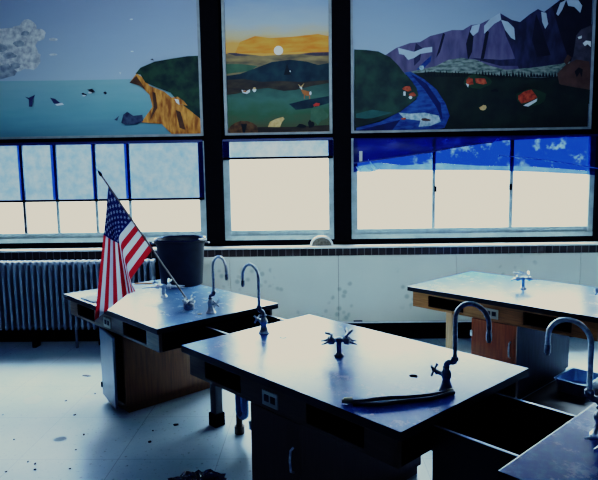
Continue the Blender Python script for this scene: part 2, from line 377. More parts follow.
for c in ((0, 66, 20, 13), (14, 60, 16, 12), (-14, 50, 26, 24), (22, 50, 16, 10), (30, 62, 11, 8), (8, 42, 16, 14), (24, 36, 15, 12), (28, 28, 9, 8), (38, 35, 8, 6), (-30, 66, 20, 16)): L1.append((cloudm, blob(*c, 16, .12)))
for _ in range(26):
    a_ = random.uniform(0, 2*PI); q_ = random.uniform(.75, 1.05); L1.append((cloudm, blob(12+30*q_*math.cos(a_)*(.9 if a_ < PI else .8), 52-27*q_*abs(math.sin(a_))*(1 if math.cos(a_) > -.3 else .7)+8, random.uniform(3, 6), random.uniform(2.5, 5), 11, .25)))
for c in ((4, 72, 14, 7), (10, 56, 7, 3), (20, 44, 6, 3), (2, 48, 6, 4), (26, 34, 5, 2.5), (16, 66, 6, 3)): L1.append((cloudd, blob(*c, 10, .25)))
L1 += [(cloudm, blob(54, 40, 5, 1.5, 8, .2)), (cloudm, blob(54, 55, 4, 1.2, 8, .2)),
 (cliff, [(130, 83), (137, 74), (144, 78), (150, 86), (165, 92), (178, 103), (203, 112), (203, 135), (172, 134.5), (162, 124), (142, 122.5), (153, 107), (150, 95), (141, 86)]),
 (cliffd, [(153, 92), (156, 93), (158, 108), (150, 121), (154, 108)]), (cliffd, [(176, 110), (181, 112), (186, 130), (180, 128)]), (cliffd, [(130, 83), (137, 76), (143, 85), (146, 90), (140, 86)]),
 (green1, [(136, 74), (141, 68), (155, 62), (172, 59), (188, 56.5), (203, 56), (203, 119), (192, 112), (178, 101), (171, 93), (158, 88), (146, 83), (141, 75)]),
 (cliff, [(171, 98), (178, 97), (184, 101), (188, 106), (180, 104)]), (white, [(175, 99), (179, 100), (180, 105), (177, 103)]),
 (whale, [(26, 97), (30, 98), (36, 95), (34, 100), (33, 107), (30, 107), (30, 100)]), (whale, [(51, 98), (56, 99), (62, 104), (55, 104)]), (white, [(56, 104.5), (63, 103), (65, 105), (58, 106)]),
 (orca, [(82, 94), (84, 93), (88, 95), (86, 97)]), (orca, [(88, 90), (93, 89), (96, 92), (92, 93)]), (orca, [(104, 93), (106, 91.5), (108, 93.5), (106, 95)]), (white, blob(85, 96, 2, .8, 6)), (white, blob(91, 93, 2, .7, 6)),
 (rock, [(122, 123), (124, 115), (128, 112), (134, 116), (143, 115), (144, 121), (138, 124), (126, 125)]), (rock, [(115, 120), (120, 116), (118, 121)]),
 (white, [(120, 72.5), (121, 75), (122, 73)]), (white, blob(132, 20, 2, .7, 6)), (white, blob(133, 52, 1.6, .6, 6)), (orca, [(151, 60), (153, 59), (155, 61)])]
mural('wide mural of a blue sea with clouds, whales and an orange cliff headland', -4.17, -1.125, 0, 0, sky1, L1)

# middle: sunset
sky2 = grad([(0, (226, 158, 74)), (.22, (226, 160, 80)), (.36, (206, 184, 140)), (.55, (176, 186, 190)), (1, (140, 162, 196))], 2.83, 3.46, 'sunset_paint', .16, (1, 1, 4))
glow = paint((222, 122, 28), rgb2=(226, 156, 62), scale=5, stretch=(1, 1, 5)); sun = mat('sun_paint', srgb((250, 235, 215)), .7)
tan = paint((92, 80, 62), rgb2=(150, 128, 84), scale=5, stretch=(1, 1, 4)); dblue = paint((16, 36, 44), rgb2=(34, 58, 60), scale=6)
brown = paint((44, 36, 30), rgb2=(66, 54, 40), scale=6, stretch=(1, 1, 3)); field = grad([(0, (80, 74, 50)), (.35, (58, 86, 58)), (.65, (66, 98, 84)), (1, (46, 58, 56))], 2.11, 2.62, 'field_paint', .3, (2, 1, 4))
mauve = paint((70, 60, 70)); bear = paint((190, 150, 90), rgb2=(215, 180, 120), scale=30); deer = paint((160, 95, 45)); dark = paint((18, 20, 22)); fox = paint((170, 50, 35)); stump = paint((66, 46, 26), rgb2=(96, 66, 38), scale=20, stretch=(1, 1, 1)); greenl = paint((66, 92, 68))
L2 = [(glow, [(240, 42), (255, 36), (270, 38), (290, 37), (318, 34), (331, 36), (331, 54), (300, 52), (265, 53.5), (235, 53)]),
 (sun, blob(278.5, 50.5, 4.6, 4.6, 20, 0)),
 (tan, [(224, 54), (245, 54), (262, 56), (285, 54.5), (300, 54), (331, 54), (331, 80), (224, 80)]),
 (mauve, [(300, 54), (312, 52.5), (331, 52), (331, 55.5), (316, 56)]), (mauve, [(224, 53), (236, 53), (250, 55.5), (236, 56)]),
 (greenl, [(224, 64), (240, 64), (258, 66), (250, 71), (224, 74)]),
 (dblue, [(224, 76), (240, 74), (256, 68), (272, 62), (290, 59.8), (306, 61.5), (318, 65), (331, 63), (331, 85), (224, 84)]),
 (brown, [(224, 80), (244, 79), (262, 82), (280, 81), (300, 82), (331, 80), (331, 96), (224, 96)]),
 (field, [(224, 95), (236, 94), (252, 90), (268, 88), (284, 91), (296, 90), (312, 86), (331, 83), (331, 132.5), (224, 133)]),
 (dblue, [(289, 104), (305, 100), (331, 96), (331, 103), (312, 108), (296, 110)]), (greenl, blob(318, 115, 9, 8, 12, .3)),
 (brown, [(224, 130), (262, 127), (290, 127), (331, 125), (331, 133), (224, 134)]), (stump, blob(244, 130, 15, 9, 14, .08)), (dark, [(241, 124), (247, 124), (245, 133), (243, 133)]),
 (bear, [(268, 127), (270, 122), (276, 119), (283, 117), (284.5, 119), (282, 122), (280, 127)]),
 (white, [(241.5, 90), (247, 91), (250, 89.5), (250, 92), (247, 94), (243, 93)]), (deer, [(243, 90.5), (247, 91), (246, 92.5), (243, 92)]), (white, blob(254.5, 90, 1.8, 2.2, 8)), (bear, blob(254.5, 88.6, 1.6, 1.2, 8)),
 (deer, [(300, 88), (303, 90), (310, 92), (311.5, 95), (307, 96), (303, 94)]), (white, blob(310.5, 93.5, 1.1, 2, 8)), (white, [(299.5, 87), (302, 86.5), (302, 90), (301, 89)]), (bear, [(298, 84), (301, 86.5), (304.5, 83), (302, 87.2), (300, 87.2)]),
 (deer, [(304, 94), (305, 94), (304.6, 99), (304, 99)]), (deer, [(309, 95), (310, 95), (310, 99), (309.3, 99)]),
 (fox, [(313, 105), (316, 103), (320, 103.5), (319, 106), (314, 106.5)]), (white, blob(286, 71.5, 1, .9, 6)), (white, blob(290, 71.5, .9, .8, 6)), (dark, [(284, 75), (287, 64), (291, 75)]),
 (dark, blob(301, 126, 5, 1.8, 9, .4)), (dark, blob(311, 124, 3.5, 3.5, 9, .4))]
mural('narrow sunset mural with orange sky, white sun, dark hills and deer', -.853, .168, 0, 0, sky2, L2, .03)

# right: mountains and river
sky3 = grad([(0, (165, 182, 196)), (1, (140, 158, 182))], 2.7, 3.46, 'pale_sky_paint')
mt = paint((74, 68, 96), rgb2=(100, 92, 122), scale=4, stretch=(3, 1, 1)); mtd = paint((34, 34, 52), rgb2=(56, 54, 78), scale=5, stretch=(3, 1, 1)); snow = paint((170, 185, 200), var=.08); rav = paint((26, 26, 40))
scree = paint((70, 84, 78), rgb2=(140, 150, 140), scale=16, stretch=(1, 1, 3)); grn = paint((26, 42, 36), rgb2=(44, 64, 50), scale=7); grd = paint((22, 28, 22), rgb2=(32, 44, 30), scale=6)
river = paint((20, 48, 104), rgb2=(44, 80, 140), scale=12, stretch=(1, 1, 3)); riv2 = paint((12, 26, 74)); foam = paint((120, 150, 165), rgb2=(190, 205, 210), scale=30); rk = paint((62, 58, 66), rgb2=(86, 80, 86), scale=14); rkb = paint((78, 52, 42), rgb2=(96, 68, 56), scale=10)
red = paint((120, 44, 26), rgb2=(190, 84, 50), scale=30); glade = paint((40, 62, 40)); teal = paint((44, 82, 76))
L3 = [(mt, [(384, 56), (396, 48), (410, 43), (420, 42), (430, 36), (442, 33), (452, 30), (463, 30), (471, 25), (480, 24), (490, 19), (500, 13), (512, 20), (520, 22), (530, 14), (538, 9), (544, 12), (552, 6), (560, 0), (560, -30), (640, -30), (640, 90), (384, 90)]),
 (mtd, [(500, 14), (512, 20), (520, 22), (530, 14), (538, 9), (544, 12), (552, 6), (560, 0), (560, -30), (640, -30), (640, 80), (520, 72), (512, 50), (506, 36)]),
 (rav, [(552, 6), (560, 0), (600, 0), (600, 72), (572, 70), (562, 40)]), (rav, [(443, 33), (445, 34), (440, 52), (436, 58)]), (rav, [(471, 26), (474, 30), (472, 52), (468, 60), (466, 44)]), (rav, [(486, 30), (489, 32), (484, 58), (480, 62)]), (rav, [(536, 14), (542, 30), (552, 60), (540, 66), (532, 40)]), (mtd, [(416, 43), (422, 48), (420, 60), (414, 66), (414, 52)]),
 (snow, [(472, 26), (480, 24), (478, 32), (473, 36), (470, 32)]), (snow, [(484, 26), (490, 19), (500, 13), (501, 20), (494, 24), (490, 28), (484, 34)]), (snow, [(501, 20), (508, 22), (514, 28), (515, 40), (511, 38), (505, 30)]), (snow, [(541, 12), (546, 13), (548, 24), (545, 29), (542, 22)]),
 (snow, [(556, 14), (560, 3), (566, 0), (562, 10), (558, 16)]), (snow, [(566, 0), (578, 0), (582, 6), (580, 13), (574, 7), (568, 6)]),
 (snow, [(398, 48), (406, 50), (414, 52), (424, 48), (432, 47), (432, 52), (420, 54), (414, 58), (408, 60), (404, 55), (399, 54)]),
 (scree, [(404, 73), (420, 70), (436, 66), (448, 60), (462, 58), (476, 60), (490, 66), (506, 70), (530, 68), (560, 64), (575, 60), (575, 76), (550, 82), (500, 82), (460, 78), (420, 80)]),
 (mtd, [(470, 58), (500, 60), (530, 58), (560, 54), (575, 58), (540, 66), (500, 66)]),
 (grd, [(354, 80), (400, 78), (408, 74), (430, 72), (460, 73), (500, 76), (540, 78), (562, 76), (600, 80), (600, 132), (354, 134)])]
for i in range(46):
    x = 424+i*3.0; L3.append((dark, [(x, 76.5+.02*i), (x+1.1, 71.0+random.uniform(-2, 3)+.03*i), (x+2.2+random.uniform(0, 1), 76.8+.02*i)]))
L3 += [(rk, [(575, 36), (580, 30), (590, 26), (600, 22), (600, 92), (572, 84), (566, 70), (572, 56)]), (rkb, [(556, 74), (564, 66), (575, 60), (588, 62), (594, 74), (594, 90), (572, 92), (558, 84)]), (grd, [(554, 84), (575, 88), (600, 90), (600, 104), (570, 98)]),
 (river, [(404, 73), (410, 72), (424, 80), (436, 90), (445, 104), (449, 116), (444, 128), (436, 133), (356, 134), (356, 128), (380, 122), (400, 112), (416, 100), (417, 92), (412, 82)]),
 (river, [(416, 70), (424, 62), (431, 56), (430, 62), (422, 70)]), (foam, blob(421, 68, 2.4, 2.4, 8, .3)),
 (riv2, [(410, 74), (426, 84), (440, 104), (442, 122), (436, 108), (424, 90)]), (riv2, [(356, 134), (380, 125), (400, 120), (392, 130), (376, 133)]),
 (grn, [(354, 50), (366, 50.5), (378, 52), (390, 58), (398, 66), (404, 74), (408, 78), (416, 88), (418, 96), (410, 104), (396, 114), (376, 122), (354, 128)]),
 (teal, [(356, 114), (372, 110), (392, 113), (374, 118), (356, 120)]), (grd, [(354, 118), (376, 120), (360, 127), (354, 128)]),
 (red, blob(407, 89, 4.5, 2.4, 10, .3)), (red, blob(412, 95, 3.5, 2, 10, .3)), (white, [(403, 92), (405, 92), (405, 96), (403, 96)]), (white, blob(410, 98, 1.6, 1.6, 6)),
 (foam, [(398, 113), (410, 114), (424, 113), (438, 116), (440, 122), (430, 126), (418, 127), (420, 121), (404, 119)]), (red, blob(403, 119, 2.6, 1.2, 7, .3)), (rkb, blob(425, 120, 5, 1.6, 8, .3)),
 (glade, blob(476, 82, 14, 7, 14, .1)), (red, blob(469, 82, 4, 4, 10, .3)), (red, [(474, 79), (484, 79), (486, 84), (482, 85), (475, 83.5)]), (white, [(465, 84), (468, 85), (467, 88)]),
 (glade, blob(530, 98, 15, 8, 14, .1)), (red, [(517, 96), (523, 92), (530, 90), (534, 95), (536, 98), (528, 102), (520, 104), (517, 100)]), (white, [(522, 106), (528, 103), (536, 99), (535, 102), (527, 107)]),
 (bear, blob(482, 108, 3.2, 2.4, 8, .4)), (dark, blob(494, 91, 4, 1.5, 8, .3)), (dark, [(573, 72), (577, 68), (581, 70), (580, 78), (578, 73), (575, 78)]),
 (white, [(581, 44), (584, 41.5), (589, 42), (589, 48), (586, 45), (583, 47)]), (white, [(576, 38), (580, 36.5), (580, 39), (577, 40)]), (rkb, [(562, 62), (566, 55), (570, 58), (565, 66)])]
mural('wide mural of snowy purple mountains, a blue river and red deer on dark grass', .405, 2.72, 0, 0, sky3, L3)
mural('plain blue-grey painted board beyond the last pillar', 2.90, 4.17, 0, 0, sky3, [])

# ---------------------------------------------------------------- radiator
rad = thing('cast_iron_radiator', 'long grey cast-iron radiator under the left window bank', 'radiator', (-2.84, 5.62, 0))
def column_section():
    bm = bmesh.new()
    for y in (-.075,):
        prof = [(.004, .19), (.013, .195), (.0155, .21)]+[(.0145, .25), (.0145, .82)]+[(.0195, .85)]+[(.0215*math.cos(a), .862+.022*math.sin(a)) for a in (.1, .5, .9, 1.2)]
        lathe(bm, prof, (0, y), 12)
    box(bm, -.012, .012, -.075, .075, .20, .235, .004); box(bm, -.005, .005, -.065, .075, .23, .84); box(bm, -.018, .018, -.075, .075, .835, .876, .008)
    return bm
sec = obj('radiator_section', column_section(), 'iron', rad, True)
NSEC = 43
for i in range(NSEC):
    o = sec if i == 0 else sec.copy()
    if i: C.objects.link(o); o.parent = rad
    o.location = (-1.23+i*.0588, 0, 0)
bm = bmesh.new(); tube(bm, [(-1.24, 0, .86-.02), (1.25, 0, .84)], .014, 8); tube(bm, [(-1.24, 0, .22), (1.25, 0, .22)], .016, 8); obj('header_pipe', bm, 'iron', rad, True)
for x in (-1.2, 0.02, 1.22): obj('leg', BX((x-.02, x+.02, -.05, .05, 0, .21), bevel=.004), 'black', rad)
obj('supply_pipe', TB(([(.46, -.06, 0), (.46, -.06, .24)], .013)), 'iron', rad, True)

# ---------------------------------------------------------------- lab tables
ANG = -.806
CU, SU = math.cos(ANG), math.sin(ANG)
TL, TW, TZ = 1.537, .991, .75
def table(origin, label, lam='lam_mid', wood='wood', doorw='doorwood', sidew='sidewood', door_open=0.0, dark_ends=(0, 1), leg_ends=(0, 1), grp='laboratory tables'):
    t = thing('laboratory_table', label, 'table', (*origin, 0), ANG, grp)
    wt = obj('worktop', BX((0, TL, 0, TW, .712, TZ), bevel=.0025), [lam, 'edge'], t)
    for p in wt.data.polygons: p.material_index = 0 if p.normal.z > .9 else 1
    a0, a1, b0, b1, z0, z1 = .037, TL-.037, .03, TW-.03, .583, .711
    th = .022
    s = [(.190, .512), (.994, 1.332)]
    for side in (0, 1):
        y0, y1 = (b0, b0+th) if side == 0 else (b1-th, b1)
        bx = [(a0, s[0][0], y0, y1, z0, z1), (s[0][1], s[1][0], y0, y1, z0, z1), (s[1][1], a1, y0, y1, z0, z1)]
        for q in s: bx += [(q[0], q[1], y0, y1, z0, .602), (q[0], q[1], y0, y1, .693, z1)]
        obj('apron', BX(*bx), wood, t)
        for q in s:
            d = .30 if side == 0 else -.30; yy = y0 if side == 0 else y1
            ya, yb = sorted((yy+(.003 if side == 0 else -.003), yy+d))
            fr = (y0+.010, y0+.012) if side == 0 else (y1-.012, y1-.010)
            obj('book_recess', BX((q[0], q[1], *sorted((yy+d*.98, yy+d)), .602, .693), (q[0], q[1], ya, yb, .599, .602), (q[0], q[1], ya, yb, .693, .696),
                   (q[0]-.003, q[0], ya, yb, .602, .693), (q[1], q[1]+.003, ya, yb, .602, .693)), 'black', t)
    for e in (0, 1):
        x0, x1 = (a0, a0+th) if e == 0 else (a1-th, a1)
        obj('end_apron', BX((x0, x1, b0+th, b1-th, z0, z1)), 'black' if e in dark_ends else wood, t)
    # cupboard
    c0, c1, d0, d1, k0, k1 = .585, .945, .05, .955, .05, .583
    obj('cupboard_body', BX((c0, c0+.018, d0, d1, k0, k1), (c1-.018, c1, d0, d1, k0, k1), (c0, c1, d1-.018, d1, k0, k1), (c0, c1, d0, d1, k0, k0+.018), (c0, c1, d0, d1, k1-.012, k1), (c0+.01, c1-.01, d0+.02, d1-.02, 0, k0), bevel=.001), sidew, t)
    dr = bpy.data.objects.new('door', None)
    bm = BX((0, .36, -.018, 0, k0+.004, k1-.006), bevel=.002); dr = obj('door', bm, 'opendoor' if door_open else doorw, t)
    dr.location = (c0, d0, 0); dr.rotation_euler = (0, 0, -door_open)
    tube_pts = [(.318, -.018, .455), (.318, -.036, .445), (.318, -.042, .40), (.318, -.036, .345), (.318, -.018, .335)]
    if not door_open: obj('handle', TB((tube_pts, .006)), 'steel', dr, True)
    for z in (.13, .46): obj('hinge', BX((-.008, .008, -.026, .0, z-.022, z+.022), bevel=.002), 'steel' if not door_open else 'black', dr)
    pl = obj('outlet_plate', BX((.692, .806, .022, .03, .604, .678), bevel=.003), 'plate', t)
    for x in (.727, .773):
        obj('socket', BX((x-.016, x+.016, .019, .0225, .626, .659), bevel=.002), 'scrap', pl)
    for e in leg_ends:
        x = .10 if e == 0 else TL-.10
        lg = obj('leg', BX((x-.030, x+.030, .47, .53, .0, .60), bevel=.003), 'legwood', t)
        obj('leg_shoe', BX((x-.036, x+.036, .464, .536, 0, .085), bevel=.003), 'black', lg)
    return t
M['sidegrey'] = mat('side_laminate_grey', (.035, .042, .07), .65, var=.2, scale=5, stretch=(14, 14, 1), spec=.2)
M['opendoor'] = mat('open_door_laminate', (.13, .18, .25), .35, var=.1, scale=6)
lm = mat('dark_laminate', (.022, .085, .26), .16, col2=(.055, .16, .38), scale=22, spec=.42)
# scuffed laminate: scratches raise the roughness and lighten the blue-black top
nt = lm.node_tree; b = nt.nodes['Principled BSDF']
nt.nodes['Noise Texture'].inputs['Detail'].default_value = 12; nt.nodes['Noise Texture'].inputs['Roughness'].default_value = .78; nt.nodes['Color Ramp'].color_ramp.elements[0].position = .46; nt.nodes['Color Ramp'].color_ramp.elements[1].position = .66
tc = nt.nodes.new('ShaderNodeTexCoord'); n = nt.nodes.new('ShaderNodeTexNoise'); n.inputs['Scale'].default_value = 9; n.inputs['Detail'].default_value = 10; n.inputs['Roughness'].default_value = .75
mr = nt.nodes.new('ShaderNodeMapRange'); mr.inputs['From Min'].default_value = .3; mr.inputs['From Max'].default_value = .7; mr.inputs['To Min'].default_value = .19; mr.inputs['To Max'].default_value = .31
nt.links.new(tc.outputs['Object'], n.inputs['Vector']); nt.links.new(n.outputs['Fac'], mr.inputs[0]); nt.links.new(mr.outputs[0], b.inputs['Roughness'])
M['laminate'] = lm
def lam_variant(name, a, c):
    m = lm.copy(); m.name = name; r = m.node_tree.nodes['Color Ramp'].color_ramp.elements; r[0].color = (*a, 1); r[1].color = (*c, 1); return m
M['lam_pale'] = lam_variant('lit_pale_laminate', (.13, .24, .42), (.18, .30, .50))  # laminate lightened in place of the pale window sheen on the left top
M['lam_mid'] = lam_variant('worn_blue_laminate', (.018, .125, .42), (.06, .22, .56))
M['lam_dark'] = lam_variant('scuffed_dim_navy_laminate', (.002, .040, .19), (.030, .12, .28))  # same scuffed laminate, dim reflections of the near top put into its colour

OA, ON, OC = (-2.0498, 4.598), (-.755, 3.143), (.770, 4.762)
def loc(o, u, v, z=0): return Vector((o[0]+CU*u-SU*v, o[1]+SU*u+CU*v, z))
OD = tuple(loc(ON, 1.92, 0)[:2])
table(OA, 'lab table at the left carrying the flag and bucket, cupboard door ajar', door_open=.17, leg_ends=(0,), wood='woodgrey', lam='lam_pale')
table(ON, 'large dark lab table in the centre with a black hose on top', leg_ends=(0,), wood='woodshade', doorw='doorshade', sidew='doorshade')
table(OC, 'lab table at the right near the wall with orange-brown apron and closed cupboard', sidew='sidegrey')
table(OD, 'lab table cut off by the lower right corner with scuffed blue top', leg_ends=(), lam='lam_dark')

# ---------------------------------------------------------------- sinks
def sink(origin, u0, u1, v0, v1, label, leg=None, pipe=None, depth=.26):
    t = thing('lab_sink', label, 'sink', loc(origin, u0, v0, 0), ANG, 'black sinks hung between the tables')
    w, d = u1-u0, v1-v0; zr, zb, th = .682, .682-depth, .014
    obj('sink_body', BX((0, w, 0, th, zb, zr), (0, w, d-th, d, zb, zr), (0, th, th, d-th, zb, zr), (w-th, w, th, d-th, zb, zr), (0, w, 0, d, zb-.014, zb)), 'blackgloss', t)
    for y in (0, d-th): obj('rim_strip', BX((.0, w, y, y+th*.8, zr, zr+.003)), 'rim', t)
    if leg: obj('leg', BX((leg[0]-.03, leg[0]+.03, leg[1]-.03, leg[1]+.03, 0, zb-.014), bevel=.003), 'darkleg', t); obj('leg_shoe', BX((leg[0]-.04, leg[0]+.04, leg[1]-.04, leg[1]+.04, 0, .09), bevel=.003), 'black', t)
    if pipe:
        x, y = pipe
        pts = [(x, y, zb-.01), (x, y, .22)]+[(x+.035-.035*math.cos(a), y, .16-.035*math.sin(a)) for a in [PI*i/8 for i in range(9)]]+[(x+.07, y, .24), (x+.07, y, .27)]
        obj('drain_pipe', TB((pts, .024)), 'drain', t, True)
        obj('drain_foot', TB(([(x+.0, y, 0), (x+.0, y, .05)], .034), ([(x+.0, y, .04), (x+.0, y, .13)], .022)), 'brassdark', t, True)
    return t
M['rim'] = mat('rim_metal', (.75, .85, .92), .3, .5); M['darkleg'] = mat('dark_leg', (.10, .10, .10), .5)
M['drain'] = mat('drain_chrome', (.10, .18, .32), .25, .8); M['brassdark'] = mat('tarnished_brass', (.10, .07, .05), .5, .5)
sink(ON, -.458, .037, .452, .955, 'black sink bridging the left and centre tables, on a dark leg', leg=(.06, .035), pipe=(.27, .07))
sink(ON, TL-.037, 1.957, .255, .755, 'black sink bridging the centre table and the near right table')
bs = thing('steel_basin', 'shallow rectangular steel basin on the floor beside the right table cupboard', 'basin', loc(OC, 1.035, .45, .008), ANG)
def basin():
    bm = bmesh.new(); w, d, h = .255, .36, .10; fl = .018
    def ring(i, z, r=.03):
        pts = []
        for cx_, cy_, a0 in ((w-i-r, d-i-r, 0), (i+r, d-i-r, PI/2), (i+r, i+r, PI), (w-i-r, i+r, 1.5*PI)):
            for k in range(5): a = a0+PI/2*k/4; pts.append(bm.verts.new((cx_+r*math.cos(a), cy_+r*math.sin(a), z)))
        return pts
    rs = [ring(.028, 0), ring(.012, h), ring(0, h), ring(0, h+.004), ring(.016, h+.004), ring(.034, .008)]
    for a, c in zip(rs, rs[1:]):
        for k in range(20): bm.faces.new((a[k], a[(k+1) % 20], c[(k+1) % 20], c[k]))
    bm.faces.new(rs[0][::-1]); bm.faces.new(rs[-1]); return bm
obj('basin_shell', basin(), 'basin', bs, True)

mt_ = obj('floor_shade_sheet', BX((.40, 1.75, -1.0, .035, 0, .008), (.955, 1.50, .035, .84, 0, .008)), mat('dark_shade_sheet', (.016, .010, .008), .35, var=.4, scale=6)); mt_.location = loc(OC, 0, 0); mt_.rotation_euler = (0, 0, ANG)  # thin dark sheet added to stand in for deep shade on the floor
tag(mt_, 'dark brown sheet added as shade on the floor beneath the steel basin and before the right table', 'board')
# ---------------------------------------------------------------- taps
def faucet(origin, u, v, d, hang, label, m='steel', dz=0):
    """gooseneck tap: d = +1/-1 spout direction along the table, hang = heading of the cross handle"""
    t = thing('gooseneck_tap', label, 'tap', loc(origin, u, v, TZ), ANG, 'gooseneck taps')
    bm = bmesh.new(); lathe(bm, [(.034, 0), (.034, .006), (.027, .014), (.020, .034), (.016, .048), (.021, .060), (.023, .072), (.019, .086), (.012, .098), (.012, .104)], seg=20); obj('tap_body', bm, m, t, True)
    e = d*.042; bm = bmesh.new()
    tube(bm, [(0, 0, .085), (0, 0, .112), (d*.004, 0, .124), (d*.014, 0, .130), (e-d*.012, 0, .132), (e-d*.003, 0, .136), (e, 0, .150)], .0125, 14); tube(bm, [(e, 0, .138), (e, 0, .143), (e, 0, .158), (e, 0, .162)], [.010, .0165, .0165, .011], 14); tube(bm, [(0, 0, .098), (0, 0, .101), (0, 0, .110), (0, 0, .113)], [.011, .016, .016, .011], 14)
    obj('elbow', bm, 'darksteel', t, True)
    R = .078; top = .325+dz
    pts = [(e, 0, .15), (e, 0, top)]+[(e+d*(R-R*math.cos(a)), 0, top+R*math.sin(a)) for a in [PI*i/14 for i in range(1, 15)]]+[(e+d*2*R*1.0, 0, top-.035)]
    obj('gooseneck', TB((pts, .0098)), m, t, True)
    x = e+d*2*R; obj('nozzle', TB(([(x, 0, top-.03), (x, 0, top-.062)], .0115), ([(x, 0, top-.06), (x, 0, top-.07)], .008)), 'darksteel', t, True)
    ca, sa = math.cos(hang), math.sin(hang)
    bm = bmesh.new(); tube(bm, [(.010*ca, .010*sa, .066), (.055*ca, .055*sa, .074)], [.011, .009], 10)
    obj('valve_stem', bm, m, t, True)
    bm = bmesh.new(); cx_, cy_, cz = .062*ca, .062*sa, .076
    for k in range(4):
        a = PI/4+k*PI/2; dx, dz_ = math.cos(a), math.sin(a)
        tube(bm, [(cx_, cy_, cz), (cx_-sa*dx*.031, cy_+ca*dx*.031, cz+dz_*.031)], [.005, .0065], 8)
    tube(bm, [(cx_-.006*ca, cy_-.006*sa, cz), (cx_+.008*ca, cy_+.008*sa, cz)], .009, 10)
    obj('cross_handle', bm, m, t, True)
    return t
faucet(OA, 1.43, .472, 1, 0.05, 'gooseneck tap on the left table beside the flag base')
faucet(ON, .140, .485, -1, PI, 'gooseneck tap at the left edge of the centre table')
faucet(ON, 1.418, .471, 1, PI, 'large gooseneck tap at the right end of the centre table by the hose', 'darksteel')
faucet(OD, .130, .48, -1, .3, 'gooseneck tap on the near right table, its spout before the right cupboard')
faucet(OC, 1.385, .47, 1, PI, 'tap at the far right edge of the photo, only its cross handle in view')

# ---------------------------------------------------------------- gas turrets
def turret(origin, u, v, arms, label, m='steel', r0=.013, h=.085, levers=4, long=.098):
    t = thing('gas_turret', label, 'gas tap', loc(origin, u, v, TZ), ANG, 'chrome gas turrets')
    bm = bmesh.new(); lathe(bm, [(.028, 0), (.028, .004), (.020, .014), (r0, .022), (r0, h-.012), (r0*1.5, h-.008), (r0*1.5, h+.012), (r0*.7, h+.018)], seg=18); obj('column', bm, m, t, True)
    for i, a in enumerate(arms):
        a -= ANG; ca, sa = math.cos(a), math.sin(a)
        def P(r, z, s=0): return (r*ca-s*sa, r*sa+s*ca, z)
        bm = bmesh.new(); tube(bm, [P(.005, h), P(.03, h), P(.032, h), P(.058, h-.002), P(.059, h-.002), P(long*.8, h-.009), P(long, h-.014)], [.009, .009, .019, .018, .008, .006, .0035], 10)
        nz = obj('nozzle', bm, m, t, True)
        bm = bmesh.new(); tube(bm, [P(.042, h+.008), P(.042, h+.03)], .006, 8)
        tube(bm, [P(.040, h+.030, -.016), P(.046, h+.036, .012), P(.058, h+.046, .046)], [.005, .0095, .007], 6)
        obj('lever', bm, m, nz, True)
    return t
PA = lambda *ds: [math.radians(x) for x in ds]
turret(ON, .762, .484, PA(200, 160, 340, 20), 'four-way chrome gas turret in the middle of the centre table', 'darksteel')
turret(OC, .739, .534, PA(178, 2, 120, 60), 'chrome gas turret on the right table near the wall')
turret(OA, .717, .51, PA(182, 178, 2, 30), 'chrome gas turret in front of the black bucket', long=.17)
turret(OD, .25, .30, PA(150, 200, 20), 'chrome gas turret at the right edge of the near right table')
# squat turret that holds the flagstaff
fb = thing('gas_turret', 'squat round gas turret with knobs holding the flagstaff on the left table', 'gas tap', loc(OA, 1.215, .43, TZ), ANG)
bm = bmesh.new(); lathe(bm, [(.036, 0), (.038, .006), (.038, .036), (.034, .042), (.016, .046), (.016, .062)], seg=24); obj('base_drum', bm, 'darksteel', fb, True)
bm = bmesh.new()
for k in range(4):
    a = k*PI/2+.5; ca, sa = math.cos(a), math.sin(a)
    tube(bm, [(0, 0, .058), (.028*ca, .028*sa, .058), (.03*ca, .03*sa, .058), (.048*ca, .048*sa, .056)], [.008, .008, .013, .012], 8)
    tube(bm, [(.034*ca, .034*sa, .06), (.036*ca, .036*sa, .085), (.052*ca, .052*sa, .092)], .004, 6)
obj('valve_knob', bm, 'steel', fb, True)

M['palescrap'] = mat('pale_scrap', (.60, .68, .72), .7)
# table discs, hole
def disc(origin, u, v, label, m, name='cover_disc', r=.022, cat='cover'):
    bm = bmesh.new(); lathe(bm, [(r, 0), (r, .0025), (r*.8, .004), (r*.75, .0025)] if m != 'black' else [(r, 0), (r, .0015)], seg=20)
    o = obj(name, bm, m, smooth=True); o.location = loc(origin, u, v, TZ); tag(o, label, cat)
disc(ON, .286, .509, 'small pale metal disc on the centre table right of its left tap', 'steel')
disc(OC, .288, .524, 'small metal disc near the left corner of the right table', 'darksteel', r=.018)
disc(ON, 1.213, .514, 'round dark hole plug on the centre table left of its big tap', 'black', r=.02)
disc(OA, 1.182, .233, 'tiny dark plug on the front of the left table', 'black', r=.012)
disc(OA, 1.40, .40, 'small brown plug beside the tap on the left table', 'brass', r=.016)

